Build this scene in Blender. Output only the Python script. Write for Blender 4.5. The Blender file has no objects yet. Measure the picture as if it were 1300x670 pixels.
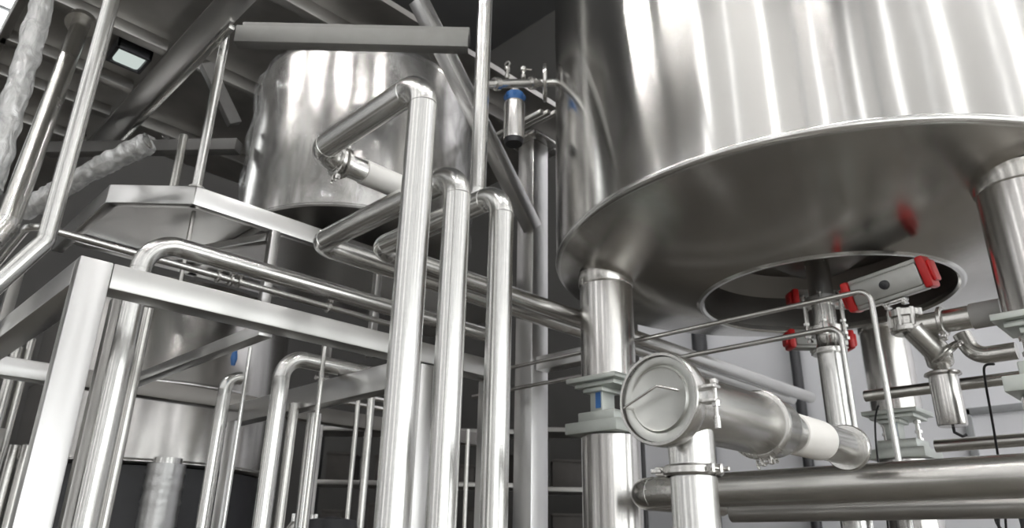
import bpy, bmesh, math, random
from mathutils import Vector, Matrix, noise as mnoise
rnd = random.Random(7)
C = bpy.context.scene.collection
PI = math.pi
V = Vector
# ------------------------------------------------------------------ camera model (recovered from the photo's vanishing points)
FPX = 926.976
PT, RL, YW = math.radians(21.4952), math.radians(1.0884), math.radians(45.4673)
CF = V((math.cos(PT)*math.cos(YW), math.cos(PT)*math.sin(YW), math.sin(PT)))
_r = V((math.sin(YW), -math.cos(YW), 0)); _u = _r.cross(CF)
CR = _r*math.cos(RL) + _u*math.sin(RL)
CU = -_r*math.sin(RL) + _u*math.cos(RL)
EYE = V((0, 0, 1.6))
def ray(x, y): return CF + CR*((x-650)/FPX) - CU*((y-335)/FPX)
def at(x, y, t): return EYE + ray(x, y)*t
def onz(x, y, v): d = ray(x, y); return EYE + d*((v-EYE.z)/d.z)
def onx(x, y, v): d = ray(x, y); return EYE + d*(v/d.x)
def ony(x, y, v): d = ray(x, y); return EYE + d*(v/d.y)
def colz(X, Y, py):                      # height at which a plumb line at X, Y crosses image row py
    lo, hi = -2.0, 12.0
    for _ in range(50):
        m = (lo+hi)/2
        d = V((X, Y, m))-EYE
        if 335-FPX*d.dot(CU)/d.dot(CF) > py: lo = m
        else: hi = m
    return lo

# ------------------------------------------------------------------ materials
def nt(name):
    m = bpy.data.materials.new(name); m.use_nodes = True
    t = m.node_tree; t.nodes.clear()
    out = t.nodes.new('ShaderNodeOutputMaterial')
    return m, t, out
def N(t, kind, **kw):
    n = t.nodes.new(kind)
    for k, v in kw.items():
        if k.startswith('_'): setattr(n, k[1:], v)
        else: n.inputs[k.replace('__', ' ')].default_value = v
    return n
def steel(name, col=(.62, .615, .60), rough=.2, var=.08, stretch=(1, 1, 1), scale=30, bump=.02, aniso=0, arot=0, blotch=.06, wave=0):
    m, t, out = nt(name); L = t.links.new
    tc = N(t, 'ShaderNodeTexCoord')
    mp = N(t, 'ShaderNodeMapping'); mp.inputs['Scale'].default_value = stretch
    L(tc.outputs['Object'], mp.inputs['Vector'])
    no = N(t, 'ShaderNodeTexNoise', Scale=scale, Detail=5.0, Roughness=.6); L(mp.outputs[0], no.inputs['Vector'])
    big = N(t, 'ShaderNodeTexNoise', Scale=3.0, Detail=4.0); L(tc.outputs['Object'], big.inputs['Vector'])
    mr = N(t, 'ShaderNodeMapRange'); mr.inputs['To Min'].default_value = max(.02, rough-var); mr.inputs['To Max'].default_value = rough+var
    L(no.outputs['Fac'], mr.inputs['Value'])
    cr = N(t, 'ShaderNodeMapRange'); cr.inputs['From Min'].default_value = .3; cr.inputs['From Max'].default_value = .7
    cr.inputs['To Min'].default_value = 1-blotch; cr.inputs['To Max'].default_value = 1+blotch
    L(big.outputs['Fac'], cr.inputs['Value'])
    mx = N(t, 'ShaderNodeVectorMath', _operation='SCALE'); mx.inputs[0].default_value = col; L(cr.outputs[0], mx.inputs['Scale'])
    p = N(t, 'ShaderNodeBsdfPrincipled', Metallic=1.0)
    L(mx.outputs[0], p.inputs['Base Color']); L(mr.outputs[0], p.inputs['Roughness'])
    last = None
    if bump > .02:
        last = N(t, 'ShaderNodeBump', Strength=bump, Distance=.002); L(no.outputs['Fac'], last.inputs['Height'])
    if wave:
        wn = N(t, 'ShaderNodeTexNoise', Scale=2.2, Detail=1.0); L(tc.outputs['Object'], wn.inputs['Vector'])
        b2 = N(t, 'ShaderNodeBump', Strength=1.0, Distance=wave); L(wn.outputs['Fac'], b2.inputs['Height'])
        if last: L(last.outputs[0], b2.inputs['Normal'])
        last = b2
    if last: L(last.outputs[0], p.inputs['Normal'])
    if aniso:
        p.inputs['Anisotropic'].default_value = aniso; p.inputs['Anisotropic Rotation'].default_value = arot
        tg = N(t, 'ShaderNodeTangent', _direction_type='RADIAL', _axis='Z'); L(tg.outputs[0], p.inputs['Tangent'])
    L(p.outputs[0], out.inputs[0]); return m
def paint(name, col, rough=.5, var=.06, metallic=0, scale=12, bump=.0):
    m, t, out = nt(name); L = t.links.new
    tc = N(t, 'ShaderNodeTexCoord'); no = N(t, 'ShaderNodeTexNoise', Scale=scale, Detail=5.0); L(tc.outputs['Object'], no.inputs['Vector'])
    cr = N(t, 'ShaderNodeMapRange'); cr.inputs['To Min'].default_value = 1-var*2; cr.inputs['To Max'].default_value = 1+var*2
    L(no.outputs['Fac'], cr.inputs['Value'])
    mx = N(t, 'ShaderNodeVectorMath', _operation='SCALE'); mx.inputs[0].default_value = col; L(cr.outputs[0], mx.inputs['Scale'])
    p = N(t, 'ShaderNodeBsdfPrincipled', Metallic=metallic, Roughness=rough); L(mx.outputs[0], p.inputs['Base Color'])
    if bump:
        b = N(t, 'ShaderNodeBump', Strength=bump, Distance=.01); L(no.outputs['Fac'], b.inputs['Height']); L(b.outputs[0], p.inputs['Normal'])
    L(p.outputs[0], out.inputs[0]); return m
def emit(name, col, s):
    m, t, out = nt(name); e = N(t, 'ShaderNodeEmission', Strength=s); e.inputs['Color'].default_value = (*col, 1)
    t.links.new(e.outputs[0], out.inputs[0]); return m
def film(name, clear=.6, scale=9, stretch=(1, 1, .35), dist=.02, tint=.8):
    m, t, out = nt(name); L = t.links.new
    tc = N(t, 'ShaderNodeTexCoord'); mp = N(t, 'ShaderNodeMapping'); mp.inputs['Scale'].default_value = stretch
    mp.inputs['Rotation'].default_value = (.25, .2, 0); L(tc.outputs['Object'], mp.inputs['Vector'])
    no = N(t, 'ShaderNodeTexNoise', Scale=scale, Detail=6.0, Distortion=1.6); L(mp.outputs[0], no.inputs['Vector'])
    b = N(t, 'ShaderNodeBump', Strength=.9, Distance=dist); L(no.outputs['Fac'], b.inputs['Height'])
    g = N(t, 'ShaderNodeBsdfGlossy', Roughness=.12); g.inputs['Color'].default_value = (.9, .9, .9, 1); L(b.outputs[0], g.inputs['Normal'])
    d = N(t, 'ShaderNodeBsdfDiffuse'); d.inputs['Color'].default_value = (tint, tint, tint*.99, 1); L(b.outputs[0], d.inputs['Normal'])
    tl = N(t, 'ShaderNodeBsdfTranslucent'); tl.inputs['Color'].default_value = (tint, tint, tint, 1)
    a1 = N(t, 'ShaderNodeMixShader', Fac=.4); L(d.outputs[0], a1.inputs[1]); L(tl.outputs[0], a1.inputs[2])
    a2 = N(t, 'ShaderNodeMixShader', Fac=.35); L(a1.outputs[0], a2.inputs[1]); L(g.outputs[0], a2.inputs[2])
    tr = N(t, 'ShaderNodeBsdfTransparent')
    mr = N(t, 'ShaderNodeMapRange'); mr.inputs['From Min'].default_value = .35; mr.inputs['From Max'].default_value = .7
    mr.inputs['To Min'].default_value = min(1, clear+.2); mr.inputs['To Max'].default_value = max(0, clear-.35); L(no.outputs['Fac'], mr.inputs['Value'])
    a3 = N(t, 'ShaderNodeMixShader'); L(mr.outputs[0], a3.inputs[0]); L(a2.outputs[0], a3.inputs[1]); L(tr.outputs[0], a3.inputs[2])
    L(a3.outputs[0], out.inputs[0]); return m

M = dict(
    vessel=steel('vessel_brushed', (.72, .71, .69), .15, .02, (1, 1, 60), 14, .01, aniso=.9, arot=.25, blotch=.03, wave=.0018),
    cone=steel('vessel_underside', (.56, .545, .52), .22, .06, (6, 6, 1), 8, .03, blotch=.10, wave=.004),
    clad=steel('tank_cladding', (.68, .665, .65), .24, .06, (1, 1, 40), 12, .02, aniso=.6, arot=.25, blotch=.05, wave=.002),
    pipe=steel('pipe_polished', (.74, .735, .72), .24, .012, (1, 1, 1), 6, .0, blotch=.03),
    satin=steel('pipe_satin', (.62, .61, .585), .27, .012, (1, 1, 1), 4, .0, blotch=.05),
    elbow=steel('elbow_steel', (.73, .725, .71), .24, .012, (1, 1, 1), 6, .0, blotch=.04),
    box=steel('box_section_steel', (.67, .665, .66), .30, .02, (1, 1, 1), 5, .0, blotch=.04),
    dull=steel('dull_steel', (.44, .43, .415), .38, .08, (1, 1, 1), 14, .04, blotch=.12),
    cast=steel('cast_fitting', (.64, .63, .61), .27, .02, (1, 1, 1), 12, .0, blotch=.04),
    zinc=paint('zinc_plated', (.64, .67, .635), .40, .05, .7, 14),
    capm=steel('cap_satin', (.58, .585, .56), .36, .04, (1, 1, 1), 30, .01, blotch=.04),
    alu=paint('anodised_aluminium', (.50, .50, .48), .42, .05, .55, 30),
    red=paint('red_plastic', (.72, .03, .03), .38, .05),
    blue=paint('blue_plastic', (.05, .17, .45), .4, .05),
    black=paint('black_rubber', (.015, .015, .017), .5, .1),
    darkp=paint('dark_plastic', (.04, .04, .045), .45, .1),
    white=paint('white_silicone', (.90, .875, .84), .5, .03),
    sleeve=paint('grey_sleeve', (.55, .54, .52), .6, .05),
    iron=paint('painted_iron', (.15, .145, .14), .6, .08),
    beamp=paint('grey_beam_paint', (.26, .255, .245), .5, .06, .3),
    decks=steel('deck_plate', (.42, .41, .395), .42, .08, (1, 1, 1), 18, .10, blotch=.15),
    floor=paint('floor_epoxy', (.16, .147, .128), .35, .08, 0, 2.5),
    wallw=paint('white_wall_panel', (.86, .86, .90), .6, .02, 0, .8),
    walld=paint('dark_wall', (.07, .068, .066), .8, .1, 0, .8),
    wallm=paint('grey_wall', (.75, .745, .74), .7, .06, 0, .8),
    ceil=paint('ceiling_paint', (.10, .10, .10), .8, .08, 0, 1.5),
    frame=paint('window_frame_grey', (.33, .34, .35), .5, .04),
    rack=paint('rack_dark', (.05, .05, .052), .6, .1),
    crate=paint('rack_goods', (.06, .054, .05), .7, .12),
    pane=emit('daylight_pane', (1.0, 1.0, 1.0), 5.0),
    paneL=emit('daylight_pane_soft', (.98, 1.0, .99), 4.5),
    lamp=emit('lamp_tube', (1, .99, .96), 330.0),
    lampg=paint('lamp_glass', (.62, .66, .64), .15, .03),
    box_shade=steel('box_section_shaded', (.50, .495, .485), .36, .02, (1, 1, 1), 5, .0, blotch=.06),  # box steel darkened: the front beam's shade is put into its colour
    deep=steel('shadowed_steel', (.22, .21, .20), .42, .03, (1, 1, 1), 5, 0, blotch=.1),  # steel with the shade of the vessel opening put into its colour
    lglow=emit('lamp_glow', (.80, .90, .85), .75),
    film=film('shrink_film', 1.0, 6, (1, 1, .3), .03),
    wrap=film('bubble_wrap', .30, 16, (1, 1, .6), .02, .95),
    foil=steel('wrapped_hose_foil', (.6, .6, .6), .35, .1, (1, 1, 1), 45, .9),
)
# ------------------------------------------------------------------ mesh builder
class MB:
    def __init__(s): s.v = []; s.f = []; s.sm = []
    def add(s, vs, fs, smooth=True):
        b = len(s.v); s.v += [V(x) for x in vs]; s.f += [[b+i for i in f] for f in fs]; s.sm += [smooth]*len(fs); return s
    def bm(s, bm, mat=None, smooth=False):
        bm.verts.index_update()
        return s.add([(mat @ v.co) if mat else v.co.copy() for v in bm.verts], [[v.index for v in f.verts] for f in bm.faces], smooth)
    def box(s, c, size, rot=None, bev=.003):
        bm = bmesh.new(); bmesh.ops.create_cube(bm, size=1)
        for v in bm.verts: v.co = V((v.co.x*size[0], v.co.y*size[1], v.co.z*size[2]))
        if bev > 0: bmesh.ops.bevel(bm, geom=list(bm.edges), offset=min(bev, min(size)*.45), segments=2, affect='EDGES', profile=.5)
        m = Matrix.Translation(V(c)) @ (rot.to_4x4() if rot is not None else Matrix())
        s.bm(bm, m); bm.free(); return s
    def bar(s, p, q, w, h, up=(0, 0, 1), bev=.003):       # w across, h along "up"
        p = V(p); q = V(q); d = q-p; L = d.length; d.normalize()
        up = V(up)
        side = up.cross(d)
        if side.length < 1e-4: side = V((1, 0, 0)).cross(d)
        side.normalize(); u2 = d.cross(side)
        rot = Matrix((d, side, u2)).transposed()
        return s.box((p+q)/2, (L, w, h), rot, bev)
    def tube(s, pts, r, n=28, caps=True, radii=None):
        pts = [V(p) for p in pts]; k = len(pts)
        tans = []
        for i in range(k):
            a = pts[max(0, i-1)]; b = pts[min(k-1, i+1)]; tans.append((b-a).normalized())
        ref = V((0, 0, 1)) if abs(tans[0].z) < .9 else V((1, 0, 0))
        x = ref.cross(tans[0]).normalized(); rings = []
        for i in range(k):
            if i:
                q = tans[i-1].rotation_difference(tans[i]); x = q @ x
                x = (x-tans[i]*x.dot(tans[i])).normalized()
            y = tans[i].cross(x); rr = radii[i] if radii else r
            rings.append([pts[i]+(x*math.cos(2*PI*j/n)+y*math.sin(2*PI*j/n))*rr for j in range(n)])
        vs = [v for R_ in rings for v in R_]; fs = []
        for i in range(k-1):
            for j in range(n):
                fs.append([i*n+j, i*n+(j+1) % n, (i+1)*n+(j+1) % n, (i+1)*n+j])
        s.add(vs, fs)
        if caps: s.add(rings[0], [list(range(n))[::-1]]); s.add(rings[-1], [list(range(n))])
        return s
    def lathe(s, prof, c=(0, 0, 0), axis=(0, 0, 1), n=64, arc=None):
        a = V(axis).normalized(); ref = V((0, 0, 1)) if abs(a.z) < .9 else V((1, 0, 0))
        x = ref.cross(a).normalized(); y = a.cross(x); c = V(c)
        vs = []; fs = []; k = len(prof)
        for (r, z) in prof:
            for j in range(n): vs.append(c+a*z+(x*math.cos(2*PI*j/n)+y*math.sin(2*PI*j/n))*max(r, 1e-5))
        for i in range(k-1):
            for j in range(n): fs.append([i*n+j, i*n+(j+1) % n, (i+1)*n+(j+1) % n, (i+1)*n+j])
        return s.add(vs, fs)
    def cyl(s, p, q, r, n=28): return s.tube([p, q], r, n)
    def prism(s, poly, z0, z1):
        n = len(poly); vs = [(x, y, z0) for x, y in poly]+[(x, y, z1) for x, y in poly]
        fs = [list(range(n))[::-1], list(range(n, 2*n))]+[[i, (i+1) % n, n+(i+1) % n, n+i] for i in range(n)]
        return s.add(vs, fs, False)
    def hexnut(s, c, axis, r, h): return s.lathe([(0, 0), (r, 0), (r, h), (0, h)], c, axis, 6)
    def build(s, name, mat, parent=None, base=None, sharp=38):
        off = V(base) if base is not None else (V(parent['_b']) if parent is not None and '_b' in parent else V((0, 0, 0)))
        me = bpy.data.meshes.new(name); me.from_pydata([v-off for v in s.v], [], s.f)
        me.polygons.foreach_set('use_smooth', s.sm)
        b = bmesh.new(); b.from_mesh(me); bmesh.ops.recalc_face_normals(b, faces=list(b.faces)); b.to_mesh(me); b.free()
        me.update()
        if sharp: me.set_sharp_from_angle(angle=math.radians(sharp))
        me.materials.append(M[mat]); o = bpy.data.objects.new(name, me); C.objects.link(o)
        if parent is not None:
            o.parent = parent; o['_b'] = tuple(off)
        else: o.location = off; o['_b'] = tuple(off)
        return o
    def foot(s):
        xs = [v.x for v in s.v]; ys = [v.y for v in s.v]; zs = [v.z for v in s.v]
        return ((min(xs)+max(xs))/2, (min(ys)+max(ys))/2, min(zs))
def thing(name, label, cat, base, group=None):
    o = bpy.data.objects.new(name, None); C.objects.link(o); o.location = base; o.empty_display_size = .1
    o['label'] = label; o['category'] = cat; o['_b'] = tuple(base)
    if group: o['group'] = group
    return o
def solo(name, mb, mat, label, cat, group=None):
    o = mb.build(name, mat, None, mb.foot()); o['label'] = label; o['category'] = cat
    if group: o['group'] = group
    return o
def struct(name, mb, mat, parent=None):
    o = mb.build(name, mat, parent, mb.foot() if parent is None else None)
    if parent is None: o['kind'] = 'structure'
    return o
def fillet(pts, rad, seg=10):
    """split a polyline into straight and bent stretches"""
    pts = [V(p) for p in pts]; out = []; cur = pts[0]
    for i in range(1, len(pts)-1):
        a, b, c = pts[i-1], pts[i], pts[i+1]
        d1 = (a-b).normalized(); d2 = (c-b).normalized(); ang = d1.angle(d2)
        R_ = rad[i-1] if isinstance(rad, (list, tuple)) else rad
        tl = min(R_/math.tan(ang/2), (a-b).length*.49 if i > 1 else (a-b).length*.95, (c-b).length*.49 if i < len(pts)-2 else (c-b).length*.95)
        R_ = tl*math.tan(ang/2)
        p1 = b+d1*tl; p2 = b+d2*tl; bis = (d1+d2).normalized(); o = b+bis*(R_/math.sin(ang/2))
        v1 = p1-o; v2 = p2-o; th = v1.angle(v2); ax = v1.cross(v2).normalized()
        arc = [o+Matrix.Rotation(th*k/seg, 3, ax) @ v1 for k in range(seg+1)]
        out.append(('s', [cur, p1])); out.append(('b', arc)); cur = p2
    out.append(('s', [cur, pts[-1]])); return out
def run(name, label, cat, pts, r, bend=None, mat='pipe', group=None, T=None, elb=None, n=28, seam=True):
    """a pipe: straight lengths and elbows are parts"""
    bend = bend if bend is not None else r*2.2
    segs = fillet(pts, bend)
    if T is None:
        zs = min(pts, key=lambda p: p[2]); T = thing(name, label, cat, (zs[0], zs[1], zs[2]-0), group)
    for k, q in segs:
        if k == 's' and (q[1]-q[0]).length > .004: MB().tube(q, r, n).build('pipe_length', mat, T)
        elif k == 'b':
            m = MB().tube(q, r, n)
            if seam:
                for i0, i1 in ((0, 1), (-1, -2)):
                    d = (q[i1]-q[i0]).normalized(); m.lathe([(r*.99, -.002), (r+.0012, -.0012), (r+.0012, .0012), (r*.99, .002)], q[i0], d, n)
            m.build('elbow', elb or mat, T)
    return T
def clamp(T, c, axis, r, bolt=(0, 0, -1), w=.011):
    """tri-clamp: ring with two lugs, an eye bolt and its wing nut"""
    a = V(axis).normalized(); c = V(c); b = V(bolt); b = (b-a*b.dot(a)).normalized(); side = a.cross(b)
    m = MB().lathe([(r*.98, -w), (r+.006, -w), (r+.013, -w*.55), (r+.013, w*.55), (r+.006, w), (r*.98, w)], c, a, 36)
    k = c+b*(r+.012)
    rot = Matrix((a, side, b)).transposed()
    for s_ in (-1, 1): m.box(k+side*s_*.011+b*.006, (w*1.7, .009, .022), rot, .002)
    o = m.build('clamp', 'cast', T)
    n = MB().cyl(k-side*.02+b*.011, k+side*.03+b*.011, .0032, 10)
    n.box(k+side*.026+b*.011, (.010, .006, .024), rot, .002); n.hexnut(k-side*.02+b*.011, side, .006, .006)
    n.build('wing_nut', 'cast', o)
    return o

# ------------------------------------------------------------------ setting
X0, X1, Y0, Y1, ZC = -6.0, 8.6, -6.5, 11.0, 11.5
struct('floor', MB().box(((X0+X1)/2, (Y0+Y1)/2, -.05), (X1-X0, Y1-Y0, .1), None, 0), 'floor')
struct('ceiling', MB().box(((X0+X1)/2, (Y0+Y1)/2, ZC+.05), (X1-X0, Y1-Y0, .1), None, 0), 'ceil')
YS = onx(818, 590, X1).y
struct('wall_right', MB().box((X1+.05, (Y0+YS)/2, ZC/2), (.1, YS-Y0, ZC), None, 0), 'wallw')
struct('wall_corner', MB().box((X1+.05, (Y1+YS)/2, ZC/2), (.1, Y1-YS, ZC), None, 0), 'walld')
struct('wall_back', MB().box(((X0+X1)/2, Y1+.05, ZC/2), (X1-X0, .1, ZC), None, 0), 'walld')
struct('wall_left', MB().box((X0-.05, (Y0+Y1)/2, ZC/2), (.1, Y1-Y0, ZC), None, 0), 'wallm')
struct('wall_front', MB().box(((X0+X1)/2, Y0-.05, ZC/2), (X1-X0, .1, ZC), None, 0), 'wallm')
wn = 0
def window(axis, pos, c, w, z0, z1, bars, mat):
    """frame and mullions proud of the wall, daylight pane behind"""
    global wn; wn += 1
    def B(m, u, z, du, dz, dep):
        s = 1 if axis == 'x' else 1
        if axis == 'x': m.box((pos+dep/2*(1 if pos < 0 else -1), u, z), (abs(dep), du, dz), None, .004)
        else: m.box((u, pos+dep/2*(1 if pos < 0 else -1), z), (du, abs(dep), dz), None, .004)
    f = MB(); t = .07
    for u in (c-w/2, c+w/2): B(f, u, (z0+z1)/2, t, z1-z0+t, .1)
    for z in (z0, z1): B(f, c, z, w+t, t, .1)
    for k in range(1, bars+1): B(f, c, z0+(z1-z0)*k/(bars+1), w, .05, .07)
    fo = struct('window_%d' % wn, f, 'frame')
    p = MB(); B(p, c, (z0+z1)/2, w-.02, z1-z0-.02, .03)
    p.build('pane', mat, fo)
for k, (y, wd) in enumerate(((-5.7, .5), (-4.1, .8), (-2.9, .3), (-.9, 1.1), (1.3, .4), (3.2, 1.2), (5.1, .4), (7.4, 1.2), (9.4, .6))): window('x', X0, y, wd*.36, .5, 10.8, 6, 'pane')
for k, (x, wd) in enumerate(((-5.0, 1.0), (-3.4, .35), (-2.0, .9), (-.2, .4), (1.0, 1.2), (3.4, .5), (4.6, 1.6), (6.9, 1.0))): window('y', Y0, x, wd*.35, 4.9, 10.8, 4, 'pane')
for k, x in enumerate((-4.9, -3.0, -1.1, .8, 2.7, 4.6, 6.5)): window('y', Y0, x, 1.55, .25, 4.3, 2, 'paneL')
wp = ony(4, 18, Y1)
window('y', Y1, wp.x-.6, 1.7, wp.z-2.2, min(ZC-.2, wp.z+1.2), 2, 'paneL')
for k, (x, y) in enumerate(((-3.5, -3), (-3.5, 1), (-.5, -3), (2.8, -4), (5.5, -4), (6.6, -2.2), (7.2, 1.4), (-4.2, 4.6), (-4.2, 7.8))):  # last ones are unseen additions that brighten the white and left walls
    T = thing('batten_light', ('' + ['long batten light on the ceiling in the corner behind the viewer', 'long batten light on the ceiling behind the viewer', 'long batten light on the ceiling over the aisle', 'long batten light on the ceiling by the front wall', 'long batten light on the ceiling beside the white wall', 'added out-of-view batten light between vessel and white wall to brighten it', 'added out-of-view batten light behind the big vessel to brighten the white wall', 'added out-of-view batten light left of the mezzanine to brighten the left wall', 'added out-of-view batten light in the far left corner to brighten the left wall'][k]), 'lamp', (x, y, ZC-.11), 'batten lights on the ceiling')
    MB().box((x, y, ZC-.03), (.16, 2.4, .06), None, .008).build('housing', 'frame', T)
    MB().cyl((x, y-1.15, ZC-.085), (x, y+1.15, ZC-.085), .02, 16).build('tube', 'lamp', T)
# window outline in the white wall, dark down pipes against it
def wallwin():
    global wn; wn += 1
    p = onx(1228, 527, X1-.03); q = onx(1400, 600, X1-.03)
    f = MB(); f.bar((X1-.03, p.y, p.z+.03), (X1-.03, q.y, p.z+.03), .06, .07); f.bar((X1-.03, p.y, p.z+.06), (X1-.03, p.y, q.z), .06, .07, (0, 1, 0))
    f.bar((X1-.03, q.y, p.z+.06), (X1-.03, q.y, q.z), .06, .07, (0, 1, 0)); f.bar((X1-.03, p.y, q.z), (X1-.03, q.y, q.z), .06, .07)
    o = struct('window_%d' % wn, f, 'frame')
    MB().box((X1-.015, (p.y+q.y)/2, (p.z+q.z)/2), (.02, abs(p.y-q.y), abs(p.z-q.z)), None, 0).build('pane', 'wallw', o)
wallwin()
for k, (px, w) in enumerate(((889, .10), (1009, .06))):
    p = onx(px, 450, X1-.09)
    solo('down_pipe', MB().cyl((X1-.09, p.y, 0), (X1-.09, p.y, ZC-.01), w, 16), 'darkp',
         ['thick dark down pipe on the white wall left of the far red valve', 'thin dark down pipe on the white wall below the red valve end'][k], 'pipe', 'down pipes on the white wall')

# ------------------------------------------------------------------ big vessel
AX = V((3.53, 1.36, 0)); RV = 1.335; ZR = 2.99; ZH = 2.80; RH = .585
LEGS = [V((AX.x+1.08*math.cos(math.radians(a)), AX.y+1.08*math.sin(math.radians(a)), 0)) for a in (129.5, 242, 5)]
T = thing('brewing_vessel', 'huge brushed stainless vessel with conical underside and round opening, on three legs', 'tank', (AX.x, AX.y, ZH-.03))
MB().lathe([(RV, ZR+.015), (RV, 3.2), (RV, 3.6), (RV, 4.2), (RV, 5.0), (RV, 6.6), (RV*.9, 6.75), (RV*.4, 6.95), (.001, 7.0)], AX, (0, 0, 1), 160).build('shell', 'vessel', T)
MB().lathe([(RV+.001, ZR+.022), (RV+.004, ZR+.012), (RV+.001, ZR+.002), (RV-.010, ZR-.006), (RV-.022, ZR-.008)], AX, (0, 0, 1), 160).build('rim', 'pipe', T)
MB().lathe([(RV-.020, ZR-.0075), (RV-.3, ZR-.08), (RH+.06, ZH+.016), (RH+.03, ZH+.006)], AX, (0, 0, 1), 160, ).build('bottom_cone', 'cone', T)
MB().lathe([(RH+.032, ZH+.006), (RH+.02, ZH-.004), (RH+.006, ZH-.004), (RH-.004, ZH+.006), (RH-.004, ZH+.03)], AX, (0, 0, 1), 128).build('opening_lip', 'pipe', T)
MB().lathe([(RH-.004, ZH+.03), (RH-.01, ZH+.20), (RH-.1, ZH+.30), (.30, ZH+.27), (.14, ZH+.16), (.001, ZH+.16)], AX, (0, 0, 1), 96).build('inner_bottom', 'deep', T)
for L in LEGS:
    d = (L-AX).length; zt = ZR-.008-(RV-d)*.255
    lg = MB().tube([(L.x, L.y, 2.395), (L.x, L.y, zt+.05)], .135, 48).build('leg', 'clad', T)
    MB().lathe([(.134, zt-.045), (.141, zt-.035), (.141, zt+.03)], L, (0, 0, 1), 48).build('weld_collar', 'cone', lg)
    MB().box((L.x, L.y, 2.3825), (.30, .30, .024), None, .003).build('foot_plate', 'zinc', lg)
# sampling nozzle on the left of the shell
_d = V((ray(701, 105).x, ray(701, 105).y)); _t = _d.dot(AX.xy)/_d.length_squared
fn = at(701, 105, _t)
_o = (V((fn.x, fn.y, 0))-AX).normalized(); fn = V((AX.x+_o.x*(RV+.06), AX.y+_o.y*(RV+.06), fn.z))
dirn = (V((AX.x, AX.y, fn.z))-fn).normalized()
sn = MB().lathe([(.02, -.012), (.105, -.012), (.11, -.006), (.11, .006), (.105, .012), (.02, .012)], fn, dirn, 40).build('nozzle_flange', 'cast', T)
MB().tube([fn, fn+dirn*(.09)], .024, 20).build('nozzle_neck', 'pipe', sn)

# load cells and stanchions
def loadcell(L, label, slab):
    T = thing('load_cell', label, 'load cell', (L.x, L.y, 2.122), 'load cells under the vessel legs')
    MB().box((L.x, L.y, 2.358), (.24, .24, .022), None, .003).build('upper_plate', 'zinc', T)
    b = MB().box((L.x-.03, L.y+.02, 2.29), (.10, .075, .112), None, .006); b.box((L.x-.03, L.y+.02, 2.335), (.15, .12, .022), None, .003)
    cb = b.build('cell_block', 'zinc', T)
    MB().box((L.x-.0822, L.y+.005, 2.285), (.003, .03, .075), None, 0).build('blue_sticker', 'blue', cb)
    for s in (-1, 1):
        q = MB().cyl((L.x+.02, L.y+s*.09, 2.22), (L.x+.02, L.y+s*.09, 2.346), .012, 14)
        for z in (2.225, 2.27, 2.325): q.hexnut((L.x+.02, L.y+s*.09, z), (0, 0, 1), .02, .016)
        q.build('lift_off_bolt', 'cast', T)
    MB().box((L.x, L.y, 2.205), (.22, .22, .05), None, .005).build('base_block', 'zinc', T)
    MB().box((L.x, L.y, 2.151), (.31, .31, .054), None, .004).build('base_plate', 'zinc', T)
    S = thing('support_stanchion', slab, 'column', (L.x, L.y, 0), 'stanchions carrying the vessel')
    MB().tube([(L.x, L.y, .02), (L.x, L.y, 2.118)], .14, 48).build('post', 'clad', S)
    MB().box((L.x, L.y, .011), (.40, .40, .02), None, .003).build('floor_plate', 'zinc', S)
loadcell(LEGS[0], 'zinc plated load cell with blue sticker under the vessel leg behind the round cap', 'thick bright steel stanchion behind the round capped strainer')
loadcell(LEGS[1], 'grey load cell assembly under the vessel leg beside the condensate cup', 'steel stanchion under the closest vessel leg beside the cable bundle')
loadcell(LEGS[2], 'load cell under the far vessel leg behind the thin rods', 'steel stanchion under the far vessel leg behind the lower rods')

# ------------------------------------------------------------------ three tall process pipes
p = at(510.5, 490, 1.832); P1 = (p.x, p.y)
z1 = onx(530, 109, P1[0]).z; ye = onx(409, 182, P1[0]).y
pts = [(*P1, 0), (*P1, z1), (P1[0], ye+.03, z1), (P1[0]+.42, ye+.03, z1)]
T = run('process_pipe', 'tallest upright polished pipe, with a white hose sleeve on its doubled back end', 'pipe', pts[:4], .0425, [.085, .07], 'pipe', 'tall upright process pipes', elb='elbow')
clamp(T, (P1[0]+.085, ye+.03, z1), (1, 0, 0), .046, (-.4, 0, -1)); clamp(T, (P1[0]+.112, ye+.03, z1), (1, 0, 0), .044, (-.2, 0, 1))
MB().lathe([(.043, 0), (.0465, .002), (.047, .012), (.047, .21), (.0465, .222), (.043, .224)], (P1[0]+.19, ye+.03, z1), (1, 0, 0), 36).build('hose_sleeve', 'white', T)
p = at(568.4, 490, 2.147); P2 = (p.x, p.y)
z2 = onx(577, 222, P2[0]).z; y2 = onx(408, 295, P2[0]).y
T = run('process_pipe', 'middle upright polished pipe bending back under the white sleeve', 'pipe', [(*P2, 0), (*P2, z2), (P2[0], y2+.02, z2), (5.6, y2+.02, z2)], .044, [.085, .07], 'pipe', 'tall upright process pipes', elb='elbow')
p = at(631, 490, 2.27); P3 = (p.x, p.y)
z3 = onx(634, 246, P3[0]).z; y3 = onx(487, 297, P3[0]).y
T = run('process_pipe', 'upright polished pipe closest to the square column, with a thinner riser on top', 'pipe', [(*P3, 0), (*P3, z3), (P3[0], y3+.04, z3), (5.6, y3+.04, z3)], .042, [.085, .07], 'pipe', 'tall upright process pipes', elb='elbow')
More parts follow.
